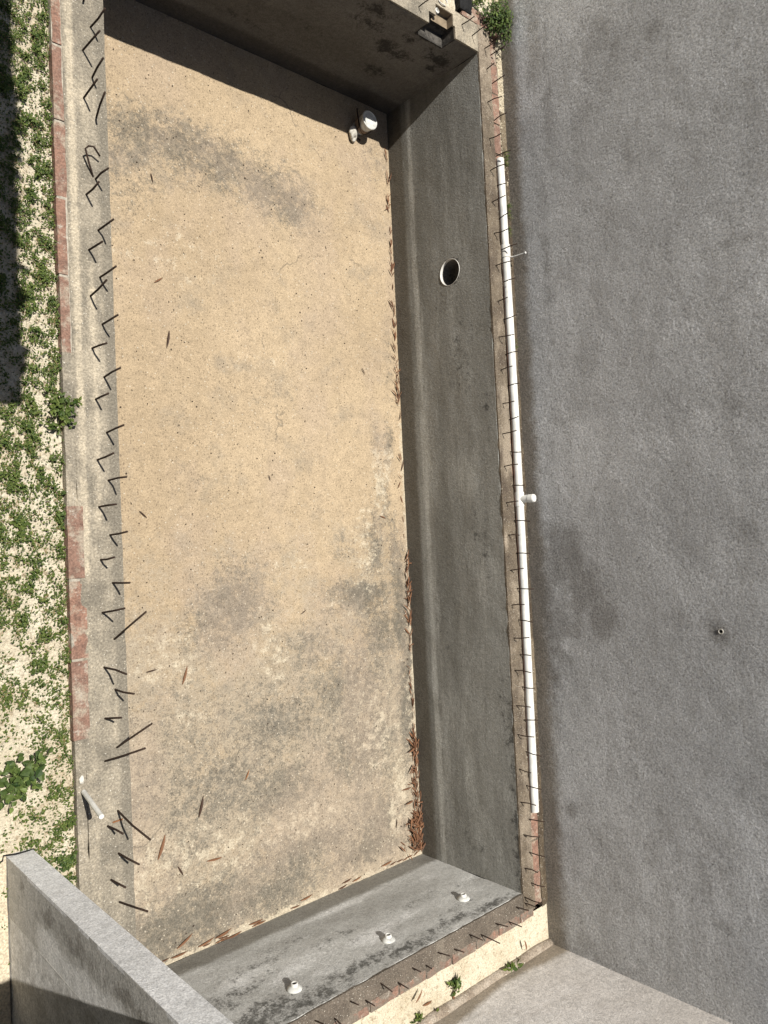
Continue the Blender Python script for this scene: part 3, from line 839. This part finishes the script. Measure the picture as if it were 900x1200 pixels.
# right rim: two staggered rows every 0.18 m
ypx = 50.0; i = 0
while ypx < 1062:
    xin = 571 + (ypx - 50) * .0478 + (-3.0 if i % 2 else 4.5) + rb_.uniform(-1, 1)
    B = at((xin, ypx), 2, 0)
    h = rb_.uniform(.14, .20) if ypx < 880 else rb_.uniform(.17, .25)
    if i % 7 == 3: h *= .7
    T = B + Vector((rb_.uniform(-.015, .03), rb_.uniform(-.02, .02), h))
    key = 'farR' if ypx < 180 else ('pipe' if ypx < 952 else 'nearR')
    bar([B, B.lerp(T, .5) + Vector((rb_.uniform(-.008, .008), rb_.uniform(-.008, .008), 0)), T], key, None, .0055)
    ypx += 19.3 + rb_.uniform(-3, 3) if ypx > 60 else 7; i += 1
for px in [(369, 1196), (392, 1193), (410, 1173), (428, 1172), (446, 1152), (466, 1151), (483, 1134), (499, 1131), (513, 1116), (532, 1112), (550, 1095), (563.5, 1095), (580.6, 1082), (596, 1080), (605, 1063), (615, 1058)]:
    B = at(px, 2, 0); T = B + Vector((rb_.uniform(-.01, .02), rb_.uniform(-.02, .02), rb_.uniform(.08, .16) if px[0] != 563.5 else .22))
    bar([B, B.lerp(T, .5), T], 'near', None, .0055)
for b, t in [((490.7, 8), (503, -1)), ((541, 29), (556, 19)), ((553, 42), (573, 27))]: bar_px(b, t, 'far', None, r=.0055)

# ------------------------------------------------------------------ leaves and plants
def leaf_verts(bm, c, d, up, ln, wd, bend=.2, segs=3, shape='lance'):
    """one leaf: a bent blade of quads"""
    d = d.normalized(); s = d.cross(up)
    if s.length < 1e-4: s = d.orthogonal()
    s.normalize(); up = s.cross(d)
    rows = []
    for k in range(segs + 1):
        t = k / segs
        w = wd * (math.sin(math.pi * (t * .86 + .10)) if shape == 'lance' else (math.sin(math.pi * min(1, t ** .6 * .93 + .04))))
        p = c + d * (ln * t) + up * (bend * ln * (t - t * t * 1.6))
        f = .18 * w
        rows.append((bm.verts.new(p - s * w / 2 + up * f), bm.verts.new(p), bm.verts.new(p + s * w / 2 + up * f)))
    for a, b in zip(rows, rows[1:]):
        bm.faces.new([a[0], a[1], b[1], b[0]]); bm.faces.new([a[1], a[2], b[2], b[1]])


def rdir(r, zlo=-.1, zhi=.9):
    a = r.uniform(0, 2 * math.pi); z = r.uniform(zlo, zhi)
    return Vector((math.cos(a), math.sin(a), z)).normalized()


# single dry leaves on the pool floor
fleaf = [((186, 328), 11, -35, 'dry', 'small rust brown leaf high on the left of the pool floor'),
         ((197, 398), 18, 100, 'dryd', 'dark narrow leaf lying lengthwise on the clean upper left floor'),
         ((168, 603), 10, 42, 'dryd', 'small dark leaf on the floor close to the left rim, halfway along'),
         ((316, 560), 7, 70, 'dryd', 'tiny dark curled leaf in the middle of the pool floor'),
         ((449, 606), 10, 20, 'dry', 'reddish leaf on the floor near the dark wall, above the leaf litter'),
         ((468, 568), 10, -60, 'dry', 'rust leaf against the foot of the dark wall, halfway along'),
         ((178, 786), 11, -5, 'dryd', 'dark leaf lying crosswise on the floor beside the left rim'),
         ((217, 791), 18, -70, 'dry', 'rust coloured narrow leaf on the left floor, below the crosswise dark leaf'),
         ((236, 945), 20, -72, 'dryd', 'dark narrow leaf on the left floor level with the pipe offcut'),
         ((190, 992), 23, -68, 'dry', 'longest brown leaf on the lower left floor, near the pier'),
         ((252, 1007), 17, 5, 'dry', 'rust leaf lying crosswise on the floor near the bottom end'),
         ((212, 1021), 12, 62, 'dryd', 'short dark leaf on the lower floor between two rust leaves'),
         ((290, 908), 11, -60, 'dryo', 'orange leaf on the grey mottled part of the floor'),
         ((217, 1103), 18, -25, 'dry', 'red brown leaf on the floor close to the near end wall and pier'),
         ((465, 965), 11, 95, 'dryd', 'dark forked leaf on the pale sand patch by the bottom right litter'),
         ((178, 208), 9, 75, 'dryd', 'tiny dark twig on the grey patch at the far end of the floor'),
         ((356, 717), 9, -30, 'dryd', 'small brown leaf in the middle of the lower pool floor'),
         ((426, 435), 9, 55, 'dryd', 'thin curled brown leaf on the upper right of the floor')]
for px, ln, ang, mk, lb in fleaf:
    c = at(px, 2, -D + .012)
    a = math.radians(-ang)
    d = Vector((math.cos(a), math.sin(a), 0.02)); l = ln / 104
    bm = bmesh.new(); leaf_verts(bm, c - d * l / 2, d, Vector((0, 0, 1)), l, l * .13, .12, 5)
    tag(obj('dry_leaf', bm, M[mk], base=c), lb, 'leaf', 'dry leaves on the pool floor')

rl = random.Random(3)
bm = bmesh.new()
def litter(y0, y1, n, wid, h, sp=.6):
    for _ in range(n):
        y = rl.uniform(y0, y1); x = W - .012 - abs(rl.gauss(0, wid)); z = -D + .008 + rl.random() * h
        a = rl.gauss(math.pi / 2, sp)
        d = Vector((math.cos(a) * .7, math.sin(a), rl.uniform(-.12, .2)))
        ln = rl.uniform(.05, .14)
        c = Vector((min(x, W - .05), y, z))
        leaf_verts(bm, c, d, Vector((rl.uniform(-.5, .5), 0, 1)), ln, ln * rl.uniform(.10, .18), .15, 3)
litter(7.3, 8.2, 16, .02, .02); litter(5.0, 7.3, 42, .02, .015); litter(5.2, 5.6, 18, .035, .03); litter(3.6, 4.6, 8, .03, .02)
litter(2.6, 3.4, 52, .03, .04, .8); litter(2.3, 2.7, 14, .03, .02); litter(1.0, 2.2, 30, .03, .02); litter(.05, 1.35, 130, .06, .04, .9); litter(.05, .45, 120, .10, .05, 1.2)
for _ in range(26):
    x = rl.uniform(.4, 3.8); ln = rl.uniform(.08, .18)
    leaf_verts(bm, Vector((x, rl.uniform(.012, .07), -D + .015)), Vector((1, rl.uniform(-.1, .15), 0)), Vector((0, 0, 1)), ln, ln * .12, .15, 3)
tag(obj('leaf_litter', bm, M['dry']), 'narrow rust brown dry leaves drifted along the foot of the dark wall', 'leaf litter', kind='stuff')
# grit: tiny crumbs on the floor
bm = bmesh.new()
for _ in range(900):
    c = Vector((rl.uniform(.05, 3.95), rl.uniform(.05, 8.3), -D + .003)); r = rl.uniform(.003, .009)
    v = [bm.verts.new(c + Vector((math.cos(a) * r * rl.uniform(.6, 1.4), math.sin(a) * r * rl.uniform(.6, 1.4), 0))) for a in (0, 1.6, 3.1, 4.7)]
    t = bm.verts.new(c + Vector((0, 0, r * .8)))
    for k in range(4): bm.faces.new([v[k], v[(k + 1) % 4], t])
tag(obj('grit', bm, M['grit']), 'dark crumbs of grit scattered over the pool floor', 'grit', kind='stuff')

# ground cover on the left sand
rg = random.Random(21)
DENSE = [((58, 60), (8, 60), 1), ((60, 130), (8, 40), 1), ((35, 90), (14, 40), .7), ((40, 200), (14, 40), .55), ((10, 60), (18, 60), 1), ((50, 40), (12, 45), .9), ((55, 110), (9, 40), .9), ((20, 150), (16, 35), .9), ((18, 200), (18, 40), .8), ((60, 180), (7, 60), .9), ((62, 240), (7, 40), .9), ((15, 290), (14, 45), .9), ((30, 330), (20, 60), .7), ((60, 330), (10, 60), .75), ((62, 420), (7, 40), .9), ((35, 400), (18, 30), .55),
         ((15, 500), (16, 28), 1), ((25, 545), (20, 28), .95), ((12, 590), (14, 30), .9), ((8, 640), (10, 25), .8), ((30, 680), (24, 20), .6), ((18, 690), (12, 14), .9), ((72, 590), (8, 30), .7), ((75, 700), (6, 70), .75), ((52, 740), (8, 22), .7), ((20, 720), (14, 18), .6), ((30, 815), (14, 20), .55), ((80, 800), (6, 30), .7), ((78, 860), (8, 40), .6), ((45, 790), (16, 20), .4), ((62, 865), (14, 18), .45),
         ((65, 955), (14, 30), .6), ((75, 985), (12, 28), .85), ((50, 985), (14, 16), .6), ((85, 930), (6, 30), .5), ((80, 1010), (8, 14), .9), ((5, 10), (10, 30), .9), ((40, 860), (8, 10), .4), ((70, 775), (5, 20), .6), ((30, 560), (30, 60), .35), ((40, 640), (20, 30), .3), ((5, 810), (8, 20), .6)]
dens = [((at(p, 2, GZ)), r[0] / 105, r[1] / 105, s) for p, r, s in DENSE]
bm = bmesh.new(); bm2 = bmesh.new(); n = 0; tries = 0
while n < 32000 and tries < 900000:
    tries += 1
    x = rg.uniform(-1.0, -.36); y = rg.uniform(1.2, 8.6)
    p = 0
    for c, rx, ry, s in dens:
        q = ((x - c.x) / rx) ** 2 + ((y - c.y) / ry) ** 2
        if q < 6: p = max(p, s * math.exp(-q * .8))
    if x < -.78: p = max(p, .5 * (mnoise.noise(Vector((x * 4, y * 4, 0))) + .3))
    cl = mnoise.noise(Vector((x * 10, y * 10, 3))) + .8 * mnoise.noise(Vector((x * 21, y * 21, 8)))
    p *= min(1.4, max(.12, .6 + 1.9 * cl))
    if rg.random() > p * 1.15 + .012: continue
    h = rg.random() ** 1.6 * (.03 + .04 * max(0, cl))
    ln = rg.uniform(.008, .019) * (1 + .45 * max(0, cl))
    if rg.random() < .12: leaf_verts(bm2, Vector((x, y, GZ + .006 + h * .4)), rdir(rg, -.1, .3), Vector((0, 0, 1)), ln * 2.2, .003, .2, 2)
    else: leaf_verts(bm, Vector((x, y, GZ + .004 + h)), rdir(rg, -.2, .6), Vector((rg.uniform(-.4, .4), rg.uniform(-.4, .4), 1)), ln, ln * rg.uniform(.55, .85), .2, 2, 'round')
    n += 1
tag(obj('ground_cover', bm, M['leafg']), 'small leafed green creeper patches on the pale sand beside the left rim', 'ground cover', kind='stuff')
tag(obj('dry_straw', bm2, M['leafy']), 'dry straw bits among the creeper on the sand', 'straw', kind='stuff')
# coral pebbles and lumps in the sand
bm = bmesh.new()
def lump(c, r):
    v = [bm.verts.new(c + Vector((math.cos(a) * r * rg.uniform(.6, 1.3), math.sin(a) * r * rg.uniform(.6, 1.3), 0))) for a in (0, 1.2, 2.5, 3.8, 5.1)]
    t = bm.verts.new(c + Vector((rg.uniform(-.3, .3) * r, rg.uniform(-.3, .3) * r, r * rg.uniform(.5, .9))))
    for k in range(5): bm.faces.new([v[k], v[(k + 1) % 5], t])
for _ in range(2600): lump(Vector((rg.uniform(-.95, -.36), rg.uniform(1.5, 8), GZ)), rg.uniform(.004, .014))
for _ in range(1100): lump(Vector((rg.uniform(1.7, 4.36), rg.uniform(-.66, -.275), GZ)), rg.uniform(.004, .013))
for _ in range(900): lump(Vector((rg.uniform(4.36, 4.46), rg.uniform(7.4, 9.6), GZ)), rg.uniform(.006, .02))
tag(obj('sand_crumbs', bm, M['sand']), 'loose crumbs of pale coral sand on the ground', 'sand', kind='stuff')
# brown soil in the gap at the foot of the rough wall
bm = rough_box((4.362, -.26, -.12), (WX + .02, 8.2, -.048), .03, .014, 8, .0)
tag(obj('soil_strip', bm, M['soil']), kind='structure')


def plant(name, base, label, cat, n, rad, h, ln, m, r, shape='round', wd=.75, group=None):
    base = Vector(base)
    t = thing(name, base, label, cat, group)
    bl = bmesh.new(); bs = bmesh.new()
    for _ in range(max(3, n // 9)):
        a = r.uniform(0, 6.283); k = r.random() ** .6
        tip = base + Vector((math.cos(a) * rad * k, math.sin(a) * rad * k, h * (1 - .5 * k * k) * r.uniform(.6, 1)))
        mid = base.lerp(tip, .5) + Vector((0, 0, h * .15))
        tube(bs, [base, mid, tip], .0025, 5, True)
        for q in range(9):
            u = r.uniform(.35, 1.05); p = (base.lerp(mid, u * 2) if u < .5 else mid.lerp(tip, u * 2 - 1)) + Vector((r.gauss(0, 1), r.gauss(0, 1), r.gauss(0, .6))) * rad * .10
            l = ln * r.uniform(.6, 1.15)
            leaf_verts(bl, p, rdir(r, -.6, .6), Vector((r.uniform(-.8, .8), r.uniform(-.8, .8), 1)), l, l * wd * r.uniform(.8, 1.1), .15, 3, shape)
    obj('foliage', bl, m, t); obj('stem', bs, M['stem'], t)
    return t


rp = random.Random(5)
plant('leafy_plant', at((20, 908), 2, GZ), 'dense clump of broad dark green leaves on the sand above the pier', 'plant', 150, .25, .16, .052, M['leafd'], rp, 'round', .85)
plant('leafy_weed', at((70, 482), 2, GZ), 'bushy green weed growing over the edge of the left rim', 'weed', 190, .15, .13, .036, M['leafg'], rp, 'round', .7)
plant('leafy_weed', at((74, 602), 2, GZ), 'small green weed against the left rim below the bushy one', 'weed', 60, .07, .06, .028, M['leafd'], rp, 'round', .8)
plant('leafy_weed', at((24, 612), 2, GZ), 'small round leafed weed on the sand at the left edge', 'weed', 50, .08, .04, .032, M['leafg'], rp, 'round', .8)
plant('leafy_weed', at((80, 1006), 2, GZ), 'green weed in the corner between the left rim and the pier', 'weed', 110, .09, .06, .028, M['leafd'], rp, 'round', .8)
plant('leafy_weed', at((530, 1153), 2, GZ), 'round green weed on the narrow sand strip, second from the rough wall', 'weed', 60, .085, .07, .055, M['leafd'], rp, 'round', .6)
plant('leafy_weed', at((596, 1136), 2, GZ), 'largest green weed on the narrow sand strip, closest to the rough wall', 'weed', 70, .11, .09, .08, M['leafg'], rp, 'lance', .4)
plant('leafy_weed', at((511, 1187), 2, GZ), 'small green weed on the narrow sand strip beside the pale wall foot', 'weed', 40, .07, .05, .05, M['leafg'], rp, 'round', .5)
plant('leafy_weed', at((489, 1192), 2, GZ), 'spindly green weed at the bottom of the narrow sand strip', 'weed', 36, .06, .05, .045, M['leafg'], rp, 'lance', .45)
plant('bush', (4.30, 9.12, -.03), 'dark green bush spilling over the far corner of the rim', 'bush', 900, .30, .22, .035, M['leafd'], rp, 'round', .7)
plant('leafy_weed', (4.02, 9.22, -.03), 'pale green weed between the dark gap and the bush', 'weed', 160, .14, .08, .028, M['leafg'], rp, 'round', .7)
for px, n, rad, h, lb in [((598, 192), 50, .09, .07, 'grass tuft at the wall foot beside the far pipe end'), ((601, 250), 45, .08, .07, 'grass tuft at the wall foot behind the pipe, second from the far end'),
                          ((602, 275), 30, .06, .05, 'small grass tuft at the wall foot above the pipe coupling'), ((604, 405), 24, .05, .05, 'tiny grass tuft at the wall foot between coupling and tee')]:
    B = at(px, 2, GZ); B.x = 4.415
    bm = bmesh.new()
    for _ in range(n):
        d = rdir(rp, .4, 2.0); d.x -= .15; l = h * rp.uniform(.6, 1.3)
        q = B + Vector((rp.uniform(-.3, .1), rp.uniform(-1, 1), 0)) * rad
        leaf_verts(bm, q, d, Vector((0, 0, 1)), l, .006, .2, 3)
    tag(obj('grass_tuft', bm, M['leafg'], base=B), lb, 'grass tuft', 'grass tufts behind the pipe')
# dry leaves on the near sand strip
for px, an, lb in [((501, 1176), 5, 'rust leaf on the narrow sand strip beside the near rim'), ((491, 1168), -38, 'brown leaf lying across the near rim edge and sand'), ((532, 1171), 70, 'small brown leaf on the sand strip below the round weed'), ((616, 1108), 75, 'rust leaf on the sand strip below the rough wall corner')]:
    c = at(px, 2, GZ + .012 if px[1] > 1170 else .01); a = math.radians(-an); d = Vector((math.cos(a), math.sin(a), 0))
    bm = bmesh.new(); leaf_verts(bm, c - d * .055, d, Vector((0, 0, 1)), .12, .024, .12, 4)
    tag(obj('dry_leaf', bm, M['dry'], base=c), lb, 'leaf', 'dry leaves on the near sand strip')

# ------------------------------------------------------------------ light, sky, camera
sun = bpy.data.lights.new('sun', 'SUN'); sun.energy = 5.0; sun.angle = math.radians(.53); sun.color = (1, .962, .905)
so = bpy.data.objects.new('sun', sun); C.objects.link(so)
so.rotation_euler = SUN.to_track_quat('Z', 'Y').to_euler(); so.location = (0, 0, 20)
wd = bpy.data.worlds.new('World'); S.world = wd; wd.use_nodes = True
nt = wd.node_tree; nt.nodes.clear()
sk_ = nt.nodes.new('ShaderNodeTexSky'); sk_.sky_type = 'NISHITA'; sk_.sun_disc = False
sk_.sun_elevation = math.asin(SUN.z); sk_.sun_rotation = math.atan2(SUN.x, SUN.y)
bg = nt.nodes.new('ShaderNodeBackground'); bg.inputs[1].default_value = .055
ou = nt.nodes.new('ShaderNodeOutputWorld'); nt.links.new(sk_.outputs[0], bg.inputs[0]); nt.links.new(bg.outputs[0], ou.inputs[0])

cam = bpy.data.cameras.new('camera'); co = bpy.data.objects.new('camera', cam); C.objects.link(co); S.camera = co
from mathutils import Matrix
mw = Matrix([[*CAM_R[i], CAM_C[i]] for i in range(3)] + [[0, 0, 0, 1]])
co.matrix_world = mw
cam.sensor_fit = 'VERTICAL'; cam.sensor_height = 36; cam.sensor_width = 27; cam.lens = FPX / 1200 * 36
cam.clip_start = .05; cam.clip_end = 400
S.render.resolution_x = 768; S.render.resolution_y = 1024
S.render.engine = 'CYCLES'
S.view_settings.view_transform = 'Standard'; S.view_settings.look = 'None'; S.view_settings.gamma = 1; S.view_settings.exposure = 0.46
